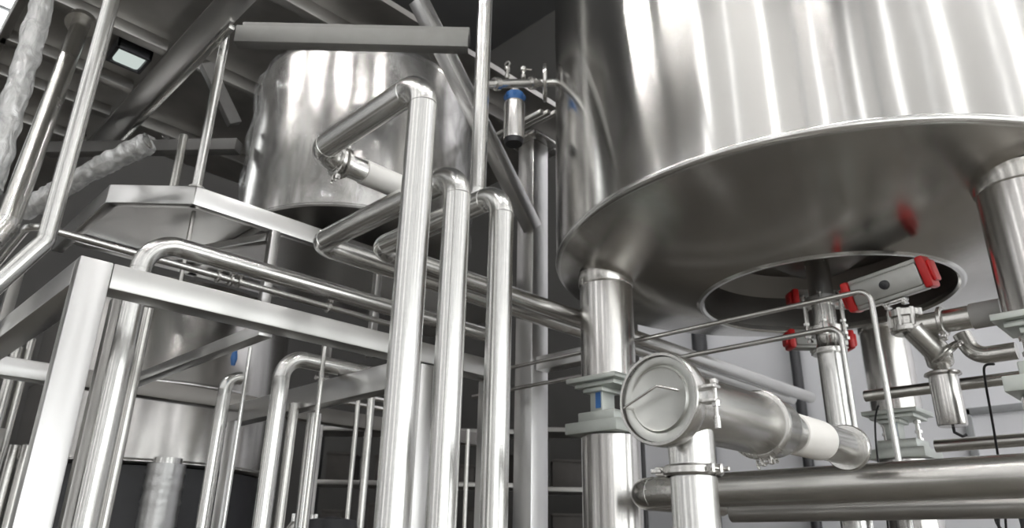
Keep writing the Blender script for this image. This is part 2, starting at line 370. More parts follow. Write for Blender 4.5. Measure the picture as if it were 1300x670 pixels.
# slimmer riser further back, with the sampling branch into the vessel
rt = at(612, 100, 3.98); RX, RY = rt.x, rt.y
rz = colz(RX, RY, 258)
T = run('riser_pipe', 'slim upright pipe rising out of the picture beside the small valve cylinder', 'pipe', [(RX, onx(524, 292, RX).y, rz), (RX, RY, rz), (RX, RY, 6.2)], .0415, .08, 'pipe', elb='elbow', n=24)
bz = colz(RX, RY, 107)
b0 = V((RX, RY, bz)); b1 = fn-dirn*.014
bd = (b1-b0).normalized()
br = MB().tube([b0+bd*.03, b0+(b1-b0)*.93, fn-dirn*.05, fn-dirn*.0135], .025, 20).build('sampling_branch', 'pipe', T)
for f in (.24, .82):
    MB().lathe([(.0251, -.016), (.037, -.014), (.037, .014), (.0251, .016)], b0+(b1-b0)*f, bd, 24).build('union', 'cast', br)
# valve cylinder hanging from the branch
K = 1.52
def sc_(prof): return [(r*K if r > .001 else r, z*K) for r, z in prof]
vc = b0+(b1-b0)*.53-V((0, 0, .026))
S = thing('valve_actuator', 'small steel valve cylinder with a blue collar hanging from the thin branch', 'valve', (vc.x, vc.y, vc.z-.37))
MB().lathe(sc_([(.001, -.222), (.036, -.222), (.038, -.217), (.038, -.075), (.036, -.068), (.001, -.066)]), vc, (0, 0, 1), 40).build('cylinder', 'clad', S)
MB().lathe(sc_([(.001, -.240), (.030, -.240), (.036, -.2225), (.001, -.2225)]), vc, (0, 0, 1), 32).build('end_cap', 'darkp', S)
m = MB().lathe(sc_([(.018, -.0655), (.034, -.0655), (.036, -.055), (.036, -.036), (.032, -.03), (.018, -.03)]), vc, (0, 0, 1), 32)
for k in range(8): m.box(vc+V((.034*K*math.cos(k*PI/4), .034*K*math.sin(k*PI/4), -.045*K)), (.014, .014, .03), None, .002)
m.build('collar', 'blue', S)
MB().lathe([(.02, -.0435), (.03, -.04), (.03, -.0235), (.001, -.0235)], vc, (0, 0, 1), 24).build('valve_body', 'cast', S)
def plug(f, label, kind):
    q = b0+(b1-b0)*f+V((0, 0, .012))
    S = thing('vent_plug', label, 'fitting', tuple(q+V((0, 0, .021))))
    MB().lathe([(.001, .022), (.014, .022), (.014, .045), (.009, .05), (.009, .07), (.017, .074), (.017, .094), (.010, .10), (.001, .10)], q, (0, 0, 1), 16).build('plug', 'cast', S)
    if kind: MB().lathe([(.013, -.004), (.019, -.004), (.019, .004), (.013, .004), (.013, -.004)], q+V((0, 0, .119)), (1, .3, 0), 16).build('pull_ring', 'cast', S)
    else: MB().cyl(q+V((0, 0, .085)), q+V((.045, -.02, .095)), .005, 8).build('lever', 'cast', S)
plug(.40, 'small bright vent plug standing on the thin branch', 1)
plug(.67, 'small hose nipple standing on the thin branch beside the vessel', 0)

# ------------------------------------------------------------------ front frame (box section)
FY = 2.2; fw = .10
cl = ony(103, 323, FY); ztop = cl.z; zb = ony(160, 371, FY).z; bh = ztop-zb
xl = cl.x
T = thing('support_gantry', 'bright square tube support gantry with a wide blown-out corner post', 'frame', (xl+.05, FY+.05, 0))
MB().box((xl+.044, FY+.025, (ztop-.0)/2), (.088, .05, ztop), None, .005).build('post', 'box', T)
xe = ony(640, 465, FY).x
MB().box(((xl+.088+xe)/2, FY+.045, ztop-bh/2), (xe-xl-.088, .09, bh), None, .005).build('beam', 'box_shade', T)
MB().box((xl+.045, (FY+.05+4.6)/2, ztop-bh/2), (.09, 4.6-FY-.05, bh), None, .005).build('beam', 'box', T)
mx = ony(544, 500, FY).x
MB().box((mx, FY+.046, zb/2-.001), (.075, .075, zb-.004), None, .005).build('post', 'box', T)
MB().box((xe-.04, FY+.046, zb/2-.001), (.06, .075, zb-.004), None, .005).build('post', 'box', T)
BY = 3.9
ab = ony(30, 470, BY)
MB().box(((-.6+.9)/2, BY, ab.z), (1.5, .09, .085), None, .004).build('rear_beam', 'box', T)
MB().box(((.9+3.6)/2, BY, ab.z), (2.7, .09, .085), None, .004).build('rear_beam', 'deep', T)  # shaded stretch of the same beam, its shade put in as darker steel
for (pxy, qxy, w, h) in (((338, 419), (170, 487), .05, .045), ((518, 461), (320, 520), .07, .105)):
    a = ony(*pxy, FY+.092)
    if h > .1: a.z = min(a.z, colz(*at(343, 585, 2.85).xy, 452)-.092)
    MB().box((a.x, (FY+.092+BY-.047)/2, (a.z+ony(*qxy, BY-.05).z)/2 if False else a.z), (w, BY-.047-FY-.092, h), None, .004).build('cross_bar', 'box', T)

# ------------------------------------------------------------------ front elbow pipe
EX, EY = at(146, 490, 2.496).xy
ez = ony(300, 335, EY).z
run('process_pipe', 'thick pipe rising behind the corner post and bending level above the frame', 'pipe', [(EX, EY, 0), (EX, EY, ez), (2.62, EY, ez)], .0375, .12, 'pipe', 'pipes around the front frame', elb='elbow')
q = at(166, 500, 2.75)
run('process_pipe', 'thinner upright pipe just right of the thick pipe behind the corner post', 'pipe', [(q.x, q.y, 0), (q.x, q.y, colz(q.x, q.y, 392))], .020, None, 'satin', 'pipes around the front frame')
q = at(120, 500, 2.62)
solo('angle_post', MB().box((q.x, q.y, colz(q.x, q.y, 380)/2), (.03, .045, colz(q.x, q.y, 380)), None, .003), 'dull', 'dull flat post between corner post and thick upright pipe', 'post')

# ------------------------------------------------------------------ pipes at upper left
b = at(58, 306, 2.9)
# upright: keep it plumb
bx, by = b.x, b.y
zt = 4.18
run('process_pipe', 'upright polished pipe at upper left that kinks near the elbow bend', 'pipe', [(bx, by, zt), (bx, by, b.z), tuple(at(-30, 384, 2.7)), (at(-30, 384, 2.7).x, at(-30, 384, 2.7).y, 0)], .0345, .06, 'pipe', 'pipes rising at upper left', elb='elbow')
a = onz(103, 30, 4.15); b = at(9, 285, 2.9)
T = run('process_pipe', 'slanted dark pipe meeting the deck with a bolted end, beside the wrapped post', 'pipe', [tuple(a), tuple(b), tuple(at(-75, 375, 2.6)), (at(-75, 375, 2.6).x, at(-75, 375, 2.6).y, 0)], .043, .09, 'satin', 'pipes rising at upper left', elb='elbow')
m = MB().lathe([(.044, -.02), (.075, -.02), (.075, .012), (.044, .012)], a, (b-a), 32)
m.build('end_flange', 'cast', T)
sy = 3.32
s0 = ony(38, 284, sy); s1 = ony(300, 360, sy)
T = run('process_pipe', 'thin pipe with small elbow passing behind the kinked pipe towards the thick elbow', 'pipe', [tuple(at(-12, 345, 3.36)), (s0.x, sy, s0.z), (2.5, sy, s1.z)], .0165, .07, 'pipe', 'pipes rising at upper left', elb='elbow', n=20)
for px in (275, 292, 302, 420):
    q = ony(px, 360, sy); clamp(T, (q.x, sy, s1.z+(s0.z-s1.z)*(2.5-q.x)/(2.5-s0.x)), (1, 0, 0), .018, (0, -.5, 1), .008)
# wrapped hand rail and wrapped post
def wrapped(name, pts, r, label, cat, amp, n=18):
    T = thing(name, label, cat, min(pts, key=lambda p: p[2]))
    MB().tube(pts, r*.62, 18).build('rail', 'satin', T)
    P = []
    for i in range(len(pts)-1):
        a, b = V(pts[i]), V(pts[i+1]); kk = max(6, int((b-a).length/.012))
        for k in range(kk): P.append(a.lerp(b, k/kk))
    P.append(V(pts[-1]))
    m = MB().tube(P, r, 40, False)
    nv = len(m.v); cen = [p for p in P for _ in range(40)]
    for i in range(nv):
        v = m.v[i]; d = v-cen[i]
        e = mnoise.fractal(v*9, .7, 2.1, 3)*.30+abs(mnoise.noise(V((v.x*34, v.y*34, v.z*13))))*1.1
        m.v[i] = v+d*e*amp
    for k in range(5):                                # loose torn ends of the film
        a = P[-1]+V((rnd.uniform(-1, 1), rnd.uniform(-1, 1), rnd.uniform(-1, 1)))*r; d = (P[-1]-P[-3]).normalized()
        m.add([a, a+V((.0, .02, .02)), a+d*.03+V((.02, .03, -.05*rnd.random())), a+d*.035+V((0, .01, -.05*rnd.random()))], [[0, 1, 2, 3]])
    m.build('plastic_wrap', 'wrap', T, sharp=0)
wrapped('wrapped_rail', [tuple(at(28, 268, 3.45)), tuple(at(120, 215, 3.45)), tuple(at(189, 181, 3.45))], .044, 'hand rail wrapped in wrinkled white plastic with a torn end', 'rail', .35)
q = at(52, 18, 2.9)
wrapped('wrapped_post', [tuple(at(-14, 240, 2.6)), tuple(at(22, 115, 2.75)), tuple(at(53, 8, 2.9)), tuple(at(60, -30, 2.95))], .038, 'post wrapped in white plastic film in the upper corner', 'post', .35)
# ------------------------------------------------------------------ mezzanine above
ZM = 4.2
e0 = onz(294, 0, ZM); e1 = onz(172, 133, ZM); xe = (e0.x+e1.x)/2
lx = onz(10, 25, ZM).x
T = thing('mezzanine_deck', 'dark steel mezzanine deck seen from below at upper left', 'platform', ((xe+lx)/2, 4, ZM))
dx0 = lx; yj = []
MB().box(((dx0+xe-.03)/2, 4.2, ZM+.075), (xe-.03-dx0, 5.2, .01), None, 0).build('deck_plate', 'decks', T)
for py in ((140, 35), (94, 83), (60, 130), (150, 12)):
    pass
for (px, py) in ((147, 40), (120, 99), (60, 120), (50, 165)):
    y = onz(px, py, ZM).y
    MB().box(((dx0+xe-.06)/2, y, ZM+.035), (xe-.06-dx0-.02, .07, .07), None, .004).build('joist', 'dull', T)
MB().box((xe-.012, 4.2, ZM+.11), (.012, 5.2, .22), None, .002).build('edge_beam', 'box', T)
MB().box((xe+.005, 4.2, ZM-.012), (.15, 5.2, .010), None, .002).build('lower_flange', 'box', T)
MB().box((xe+.075, 5.05, ZM-.04), (.03, 3.5, .03), None, .002).build('hanger_rail', 'pipe', T)
MB().box((dx0+.02, 4.2, ZM+.06), (.04, 5.2, .12), None, .003).build('edge_beam', 'dull', T)
# long beam crossing in front of the wrapped tank
a = onz(299, 57, ZM+.0); b = onz(594, 64, ZM+.0)
m = MB().bar(a+V((0, 0, .055)), b+V((0, 0, .055)), .07, .11); m.bar(a+V((.06, .06, .16)), b+V((.06, .06, .16)), .10, .06)
m.build('cross_beam', 'beamp', T)
# upper floor over everything at the back
MB().box((2.95, 5.3, ZM+1.02), (3.4, 3.4, .05), None, 0).build('upper_floor', 'decks', T)
for y in (4.0, 5.2, 6.4): MB().box((2.95, y, ZM+.94), (3.4, .08, .11), None, .004).build('upper_joist', 'dull', T)
# lamp set into the deck
c = onz(165, 70, ZM+.03)
T = thing('bulkhead_lamp', 'square glass bulkhead lamp under the dark deck', 'lamp', (c.x, c.y, ZM-.03), None)
m = MB()
for sx, sy_ in ((1, 0), (-1, 0), (0, 1), (0, -1)): m.box((c.x+sx*.085, c.y+sy_*.085, ZM+.025), (.02 if sx else .19, .02 if sy_ else .19, .07), None, .004)
m.build('housing', 'darkp', T)
MB().box((c.x, c.y, ZM+.02), (.148, .148, .06), None, .02).build('glass', 'lglow', T)

# ------------------------------------------------------------------ octagonal platform
ZO = 3.2
o1 = onz(135, 257, ZO); o2 = onz(245, 259, ZO); xo = o1.x
poly = [(xo, 4.75), (xo, o1.y), (o2.x, o2.y), (3.3, o2.y), (3.75, o2.y+.45), (3.75, 4.75)]
T = thing('octagonal_platform', 'eight-sided steel platform with a pale folded edge beneath the film-wrapped tank', 'platform', (2.2, 4.4, ZO))
MB().prism([(x+(.01 if x < 1 else -.01), y+.012) for x, y in poly], ZO+.085, ZO+.092).build('deck_plate', 'box', T)
for i in range(4):
    a, b = V((*poly[i], 0)), V((*poly[i+1], 0)); d = (b-a).normalized(); nrm = V((-d.y, d.x, 0)); 
    m = MB().bar((a.x, a.y, ZO+.05), (b.x, b.y, ZO+.05), .008, .10, (0, 0, 1), .002)
    a2, b2 = a+nrm*.025, b+nrm*.025; m.bar((a2.x, a2.y, ZO+.004), (b2.x, b2.y, ZO+.004), .05, .006, (0, 0, 1), .001)
    m.build('edge_channel', 'box', T)
for (pa, pb) in (((250, 262), (245, 300)),):
    q = onz(244, 262, ZO); MB().box((q.x+.03, q.y+.05, (ZO+2.72)/2), (.018, .018, ZO-2.72), None, .002).build('hanger_rod', 'dull', T)
q = onz(352, 292, ZO)
MB().box((q.x, q.y+.03, (ZO+2.62)/2), (.05, .05, ZO-2.62), None, .003).build('hanger_strut', 'box', T)
q2 = onz(487, 330, ZO)
MB().box((q2.x, q2.y+.05, (ZO+2.62)/2), (.04, .04, ZO-2.62), None, .003).build('hanger_strut', 'box', T)
a = onz(352, 294, ZO); 
MB().bar((a.x-.02, a.y+.05, ZO-.03), (a.x-.30, a.y+.75, ZO-.03), .045, .045).build('underside_brace', 'box', T)
MB().box((q.x, 4.1, ZO+.055), (.06, 1.1, .05), None, .003).build('deck_joist', 'box', T)
MB().box((xo+.7, 4.6, ZO+.055), (1.3, .06, .05), None, .003).build('deck_joist', 'box', T)
# uprights standing on the platform
T = thing('guard_post', 'round steel post from the platform corner to the dark deck above', 'post', (o2.x+.01, o2.y+.03, ZO+.1))
tp = V((o2.x+.01, o2.y+.03, ZO+.1)); 
MB().tube([tp, (tp.x+.0, tp.y+.0, colz(tp.x, tp.y, 44))], .024, 24).build('tube', 'pipe', T)
MB().lathe([(.024, 0), (.04, 0), (.04, .008), (.024, .008)], tp, (0, 0, 1), 24).build('foot_ring', 'cast', T)
tp = V((o2.x+.09, o2.y+.25, ZO+.1))
solo('flat_post', MB().bar(tp, (tp.x, tp.y, ZM-.06), .05, .03), 'dull', 'dull flat post behind the round post on the platform', 'post')
q = at(221, 233, 4.3)
solo('process_pipe', MB().tube([(q.x, q.y, ZO+.1), (q.x, q.y, colz(q.x, q.y, 172))], .024, 20), 'satin', 'short upright pipe standing on the platform behind its pale edge', 'pipe')
a = at(262, 82, 4.75); b = at(298, 158, 4.75)
solo('diagonal_strut', MB().bar(a, b, .06, .08), 'iron', 'dull diagonal strut beside the film-wrapped tank', 'strut')
a = at(60, 190, 4.9); b = at(303, 186, 4.7)
solo('cross_tube', MB().bar(a, b, .08, .08), 'iron', 'dull level tube behind the posts at upper left', 'beam')

# ------------------------------------------------------------------ column with brace
cc = at(674, 560, 4.4); CX, CY = cc.x, cc.y
T = thing('steel_column', 'square steel column between the tall pipes and the vessel leg', 'column', (CX, CY, 0))
MB().box((CX, CY, 2.13), (.148, .148, 4.26), None, .006).build('shaft', 'box', T)
MB().box((CX, CY, 4.275), (.26, .26, .024), None, .003).build('cap_plate', 'cast', T)
a = V((CX-.02, CY+.0, colz(CX, CY, 300))); b = ony(531, 0, CY-.05)
br = MB().bar((CX-.05, CY-.05, colz(CX-.05, CY-.05, 290)), (b.x, CY-.05, b.z), .09, .10).build('diagonal_brace', 'box', T)
MB().box((CX, CY-.32, colz(CX, CY-.3, 456)), (.10, .47, .085), None, .004).build('side_beam', 'box', T)
for k in range(3):
    MB().box((CX-.20+.07*k, CY-.02, 4.33+.03*k), (.03, .5, .03), None, .003).build('head_bar', 'dull', T)
for k in (-1, 1): MB().hexnut((CX-.08, CY+.08*k, 4.262), (0, 0, -1), .016, .012).build('bolt', 'cast', T)

# ------------------------------------------------------------------ film wrapped tank
c = at(455, 268, 5.0); W2 = V((c.x, c.y, 0)); R2 = .75; _n = W2-W2.normalized()*R2; zb2 = colz(_n.x, _n.y, 261)
T = thing('wrapped_tank', 'stainless tank wrapped in crinkled clear film on the eight-sided platform', 'tank', (W2.x, W2.y, zb2-.09))
zt2 = 4.60
MB().lathe([(R2, zb2), (R2, zt2-.06), (R2-.02, zt2), (R2-.10, zt2+.06), (.3, zt2+.2), (.001, zt2+.22)], W2, (0, 0, 1), 96).build('shell', 'clad', T)
MB().lathe([(R2+.003, zb2+.01), (R2-.01, zb2-.01), (R2*.7, zb2-.03), (.2, zb2-.045), (.001, zb2-.05)], W2, (0, 0, 1), 96).build('bottom_dish', 'dull', T)
for k in range(3):
    aa = math.radians(70+120*k); 
    MB().cyl((W2.x+.42*math.cos(aa), W2.y+.42*math.sin(aa), ZO+.094), (W2.x+.42*math.cos(aa), W2.y+.42*math.sin(aa), zb2-.05), .05).build('leg', 'satin', T)
m = MB(); n = 120; rows = 26
vs = []; 
for i in range(rows+1):
    z = zb2-.02+(zt2+.05-zb2+.02)*i/rows
    for j in range(n):
        th = 2*PI*j/n
        rr = R2+.022+.012*math.sin(7*th+i*.9)+.008*math.sin(19*th-i*.55)+rnd.uniform(-.006, .006)+(.05*max(0, (i-rows+3)/3)*math.sin(3*th+1) if i > rows-3 else 0)
        if i == rows: rr -= .06
        vs.append((W2.x+rr*math.cos(th), W2.y+rr*math.sin(th), z))
fs = [[i*n+j, i*n+(j+1) % n, (i+1)*n+(j+1) % n, (i+1)*n+j] for i in range(rows) for j in range(n)]
m.add(vs, fs); m.build('shrink_film', 'film', T, sharp=0)
# ------------------------------------------------------------------ tank at lower left
c = at(188, 600, 5.6); W3 = V((c.x, c.y, 0)); R3 = .90; zb3 = c.z
T = thing('clad_tank', 'bright clad tank with a dark base behind the front frame', 'tank', (W3.x, W3.y, 0))
MB().lathe([(R3, zb3), (R3, 3.35), (R3-.05, 3.42), (.2, 3.6), (.001, 3.62)], W3, (0, 0, 1), 96).build('shell', 'clad', T)
MB().lathe([(R3+.002, zb3+.02), (R3+.006, zb3+.01), (R3-.02, zb3-.006), (.1, zb3-.05), (.001, zb3-.05)], W3, (0, 0, 1), 96).build('bottom', 'dull', T)
MB().lathe([(R3+.004, 2.64), (R3+.008, 2.646), (R3+.008, 2.66), (R3+.004, 2.666)], W3, (0, 0, 1), 96).build('seam_band', 'pipe', T)
MB().lathe([(R3-.08, .0), (R3-.08, zb3-.02)], W3, (0, 0, 1), 64).build('base_skirt', 'darkp', T)
q = ony(203, 640, W3.y-R3-.1)
T = thing('wrapped_hose', 'upright hose in a mottled silver wrap in front of the dark tank base', 'hose', (q.x, q.y, 0))
m = MB(); P = []; Rr = []
for k in range(90):
    P.append(V((q.x, q.y, 2.09*k/89))); Rr.append(.115+.006*(k % 2)+rnd.uniform(-.004, .004))
m.tube(P, .1, 32, True, Rr); m.build('braided_wrap', 'foil', T, sharp=0)
MB().lathe([(.06, 2.092), (.09, 2.092), (.09, 2.13), (.06, 2.13)], (q.x, q.y, 0), (0, 0, 1), 32).build('end_ferrule', 'pipe', T)

# ------------------------------------------------------------------ smaller pipes under the frame
def up(px, py, t, pytop, r, label, mat='pipe', cat='pipe', name='process_pipe', bend=None, endx=None, group='small pipes under the frame', R_=None):
    q = at(px, py, t); z = colz(q.x, q.y, pytop)
    pts = [(q.x, q.y, 0), (q.x, q.y, z)]
    if endx: pts.append((endx, q.y, z))
    return run(name, label, cat, pts, r, R_ or r*3, mat, group, n=22)
T = up(270, 590, 3.1, 477, .0285, 'thin pipe with a bend and blue tag below the flat cross bar', endx=1.42, R_=.07)
q = at(297, 455, 3.12)
solo('blue_tag', MB().tube([q+V((0, 0, -.03)), q+V((0, 0, .0)), q+V((0, 0, .035))], .014, 14, True, [.008, .015, .009]), 'blue', 'small blue plug above the thin bent pipe', 'fitting')
up(343, 585, 2.85, 452, .034, 'thick bent pipe turning level under the frame beam beside the light cross bar', endx=2.1, R_=.09)
up(364, 590, 3.2, 512, .022, 'straight upright pipe right behind the thick bent pipe', 'satin')
up(392, 590, 3.3, 525, .032, 'straight upright pipe under the light cross bar', 'pipe')
up(300, 560, 2.95, 441, .008, 'thin steel rod rising to the flat cross bar', 'pipe', 'rod', 'steel_rod', group='thin rods under the frame')
up(409, 470, 2.9, 440, .009, 'thin steel rod dropping from the frame beam in front of the light cross bar', 'satin', 'rod', 'steel_rod', group='thin rods under the frame')
up(446, 600, 4.2, 500, .014, 'thin upright rod on the left of a pair beyond the rear beam', 'satin', 'rod', 'steel_rod', group='thin rods under the frame')
up(463, 600, 4.3, 500, .024, 'upright tube on the right of a pair beyond the rear beam', 'satin')
up(592, 600, 4.2, 545, .013, 'thin upright rod seen between the middle and rear tall pipes', 'satin', 'rod', 'steel_rod', group='thin rods under the frame')
q = at(286, 610, 3.0)
solo('channel_post', MB().bar((q.x, q.y, 0), (q.x, q.y, colz(q.x, q.y, 535)), .075, .03, (1, 0, 0)), 'box', 'flat channel post beside the thin rod under the cross bar', 'post')
# bank of level pipes beyond
bk = thing('pipe_bank', 'stacked level pipes far behind the tall pipes', 'pipe rack', (2.6, 5.2, 0))
for k, py in enumerate((492, 503, 514, 525)):
    a = ony(520, py, 4.95)
    MB().cyl((2.80, 4.95, a.z+.01), (4.2, 4.95, a.z-.01), .019, 16).build('level_pipe', 'satin', bk)
for x in (2.9, 4.1): MB().box((x, 5.01, 1.55), (.06, .06, 3.1), None, .003).build('upright', 'dull', bk)
bk = thing('pipe_bank', 'stacked level pipes left of the corner post', 'pipe rack', (-.05, 5.0, 0))
for k, py in enumerate((494, 503, 513, 524, 535)):
    a = ony(30, py, 5.0)
    MB().cyl((-1.2, 5.0, a.z), (.82, 5.0, a.z), .02 if k != 4 else .024, 16).build('level_pipe', 'satin' if k % 2 else 'pipe', bk)
for x in (-1.1, .78): MB().box((x, 5.06, 1.6), (.06, .06, 3.2), None, .003).build('upright', 'dull', bk)
a = ony(20, 552, 4.6)
MB().box((-.2, 4.9, a.z), (2.2, .06, .12), None, .004).build('tray', 'dull', bk)
for k, (px, t, r, ptop) in enumerate(((6, 4.4, .030, 440), (22, 4.45, .022, 430), (10, 4.2, .03, 565), (27, 4.2, .03, 565))):
    up(px, 600 if ptop > 500 else 500, t, ptop, r, ['upright pipe at the left edge behind the rear beam', 'thin upright pipe beside the corner post behind the rear beam', 'lower upright pipe at the bottom left edge', 'lower upright pipe next to the corner post foot'][k], 'satin', group='upright pipes left of the corner post')
# pumps / junk at the bottom middle
q = at(383, 690, 3.9)
T = thing('pump', 'low pump with small fittings at the bottom below the bent pipes', 'pump', (q.x, q.y, 0))
zt = colz(q.x, q.y, 662)
MB().lathe([(.001, 0), (.12, 0), (.12, .06), (.09, .08), (.09, zt-.03), (.07, zt), (.001, zt)], (q.x, q.y, 0), (0, 0, 1), 32).build('casing', 'cast', T)
for dx, dy in ((-.05, .03), (.05, -.03), (.08, .06)): MB().cyl((q.x+dx, q.y+dy, zt-.02), (q.x+dx, q.y+dy, zt+.04), .012, 12).build('fitting', 'pipe', T)
q = at(420, 675, 3.6)
T = thing('electric_motor', 'dark motor body at the bottom behind the bent pipes', 'motor', (q.x, q.y, 0))
MB().lathe([(.001, 0), (.16, 0), (.16, 1.55), (.12, colz(q.x, q.y, 660)), (.001, colz(q.x, q.y, 655))], (q.x, q.y, 0), (0, 0, 1), 32).build('housing', 'darkp', T)
MB().box((q.x, q.y-.17, 1.4), (.12, .05, .1), None, .006).build('terminal_box', 'dull', T)

# ------------------------------------------------------------------ capped strainer tee
SY = .911
a = ony(838, 508, SY); sx, sz = a.x, a.z+.003
xb = ony(985, 541, SY).x; xn = ony(1003, 545, SY).x; xw = ony(1040, 552, SY).x; xf = ony(1072, 558, SY).x; brx = ony(880, 600, SY).x
T = thing('strainer_tee', 'capped strainer tee with a white sleeve and a branch dropping down', 'strainer', (brx, SY, 0))
MB().lathe([(.05, .006), (.077, .006), (.077, xb-sx-.012), (.073, xb-sx-.004), (.056, xb-sx)], (sx, SY, sz), (1, 0, 0), 64).build('body', 'satin', T)
MB().lathe([(.0775, .010), (.086, .012), (.0895, .016), (.0895, .026), (.086, .031), (.0775, .034)], (sx, SY, sz), (1, 0, 0), 64).build('body_ferrule', 'pipe', T)
cp = MB().lathe([(.001, -.004), (.066, -.004), (.070, -.006), (.074, -.001), (.078, -.004), (.0935, -.004), (.0945, .000), (.0945, .008), (.001, .008)], (sx, SY, sz), (1, 0, 0), 72).build('end_cap', 'capm', T)
def capp(px, py, off): p_ = onx(px, py, sx); return V((sx-off, p_.y, p_.z))
hp = [capp(806, 520, .004), capp(803, 519.5, .030), capp(845, 493, .034), capp(864, 496, .006)]
MB().tube([hp[0], hp[1]]+[hp[1].lerp(hp[2], k/6) for k in range(1, 7)]+[hp[3]], .0028, 10).build('handle', 'cast', cp)
# hinged clamp around the cap
m = MB().lathe([(.0952, -.012), (.101, -.012), (.103, -.008), (.103, .024), (.101, .030), (.0952, .030)], (sx, SY, sz), (1, 0, 0), 72)
ck = m.build('clamp', 'cast', T)
m = MB()
for dz in (.012, -.018): m.box((sx+.01, SY-.118, sz+dz), (.03, .036, .008), None, .002)
m.cyl((sx+.01, SY-.130, sz+.028), (sx+.01, SY-.130, sz-.07), .0045, 12); m.hexnut((sx+.01, SY-.130, sz-.03), (0, 0, 1), .009, .012); m.box((sx+.01, SY-.130, sz+.022), (.018, .012, .01), None, .002)
m.tube([(sx+.01, SY-.130, sz-.05), (sx+.01, SY-.130, sz-.075)], .007, 12)
m.build('clamp_bolt', 'cast', ck)
MB().tube([(xb-.004+.002, SY, sz), (xn, SY, sz)], .0535, 40).build('neck', 'pipe', T)
clamp(T, (xb+.006, SY, sz), (1, 0, 0), .058, (0, .35, -1), .01)
clamp(T, (xb-.10, SY, sz), (1, 0, 0), .064+.012, (0, -.15, -1), .01)
MB().lathe([(.053, 0), (.0565, .002), (.0575, .014), (.0575, xw-xn-.014), (.0565, xw-xn-.002), (.053, xw-xn)], (xn, SY, sz), (1, 0, 0), 48).build('sleeve', 'white', T)
MB().tube([(xw, SY, sz), (xf, SY, sz)], .0535, 40).build('spigot', 'pipe', T)
MB().lathe([(.03, 0), (.067, 0), (.070, .004), (.070, .020), (.067, .024), (.001, .024)], (xf, SY, sz), (1, 0, 0), 48).build('end_flange', 'cast', T)
MB().tube([(brx, SY, 0), (brx, SY, sz-.05)], .0515, 40).build('branch', 'pipe', T)
zc = colz(brx, SY, 598)
clamp(T, (brx, SY, zc), (0, 0, 1), .054, (-.35, -1, 0), .012); clamp(T, (brx, SY, zc), (0, 0, 1), .0541, (-.3, 1, 0), .012)

# ------------------------------------------------------------------ big level pipe at lower right
q = at(1140, 611, 2.3); GX, GZ = q.x, q.z; gl = onx(812, 627, GX).y
T = run('process_pipe', 'fat level pipe crossing behind the strainer branch at lower right', 'pipe', [(GX, -2.2, GZ), (GX, gl, GZ), (GX+.62, gl-.0, GZ)], .0615, .07, 'satin', 'level pipes at lower right', elb='satin', n=40)
z = onx(1100, 647, 2.80).z
run('process_pipe', 'dark pipe just below and behind the fat level pipe', 'pipe', [(2.80, -2.0, z), (2.80, onx(930, 655, 2.80).y, z)], .036, None, 'dull', 'level pipes at lower right')
for (px0, py0, px1, py1, X, r, lab, mt) in ((1098, 501, 1300, 480, 3.55, .026, 'level pipe passing behind the condensate cup', 'satin'), (1188, 567, 1300, 557, 4.45, .034, 'level pipe low against the white wall below the load cell', 'satin')):
    a = onx(px0, py0, X); b = onx(px1, py1, X)
    run('process_pipe', lab, 'pipe', [(X, a.y, (a.z+b.z)/2), (X, -2.5, (a.z+b.z)/2)], r, None, mt, 'level pipes at lower right')
    TT = [o for o in bpy.data.objects if o.get('label') == lab][0]
    MB().box((X, -1.8, ((a.z+b.z)/2-r)/2), (.06, .06, (a.z+b.z)/2-r), None, .003).build('stand', 'dull', TT)
# conduits
for k, (A_, B_) in enumerate((((651, 466), (1085, 372)), ((651, 493), (1055, 418)))):
    X = 3.0 if k == 0 else 2.99
    a = onx(*A_, X); b = onx(*B_, X); zz = (a.z+b.z)/2
    dn = onx(1106, 380, X) if k == 0 else onx(1068, 426, X)
    T = run('instrument_tube', ['upper thin bent tube running from the tall pipes and dropping beside the red-ended actuator', 'lower thin bent tube dropping in front of the outlet pipe'][k], 'tube',
            [(X, a.y+.35, zz), (X, dn.y, zz), (X, dn.y-.0, 0)], .0115, .05, 'pipe', 'thin instrument tubes', n=16, seam=False)

# ------------------------------------------------------------------ valves under the vessel
def actuator(c, d, L, w, h, label, up=(0, 0, 1), knob=True):
    d = V(d).normalized(); u = V(up); sd = u.cross(d).normalized(); u = d.cross(sd); c = V(c)
    rot = Matrix((d, sd, u)).transposed()
    T = thing('pneumatic_actuator', label, 'actuator', tuple(c-u*h/2), 'pneumatic actuators under the vessel')
    m = MB().box(c, (L*.74, w, h*.72), rot, .012)
    for s in (-1, 1):
        m.box(c+u*h*.40*s, (L*.74, w*.78, h*.16), rot, .004)
    bo = m.build('body', 'alu', T)
    for s in (-1, 1):
        e = MB().box(c+d*(L*.37+L*.045)*s, (L*.09, w*1.06, h*.98), rot, .010)
        e.box(c+d*(L*.37+L*.11)*s, (L*.05, w*.72, h*.66), rot, .012)
        ec = e.build('end_cap', 'red', T)
        for i in (-1, 1):
            for j in (-1, 1): MB().hexnut(c+d*(L*.415)*s+sd*i*w*.45+u*j*h*.40, d*s, .006, .006).build('screw', 'cast', ec)
    if knob:
        k = MB().lathe([(.001, 0), (.020, 0), (.018, .016), (.012, .02), (.001, .02)], c-sd*(-w/2) if sd.dot(EYE-c) > 0 else c-sd*w/2, sd if sd.dot(EYE-c) > 0 else -sd, 20)
        k.build('port_plug', 'darkp', T)
    b = MB().box(c-u*(h*.5+.006), (.09, w*.6, .012), rot, .002)
    for s in (-1, 1): b.box(c-u*(h*.5+.016)+d*s*.034, (.014, w*.6, .022), rot, .002)
    b.build('mounting_bracket', 'cast', T)
    return T
cA = at(1128, 362, 3.05)
dA = V((0, -1, .13)); dA.normalize()
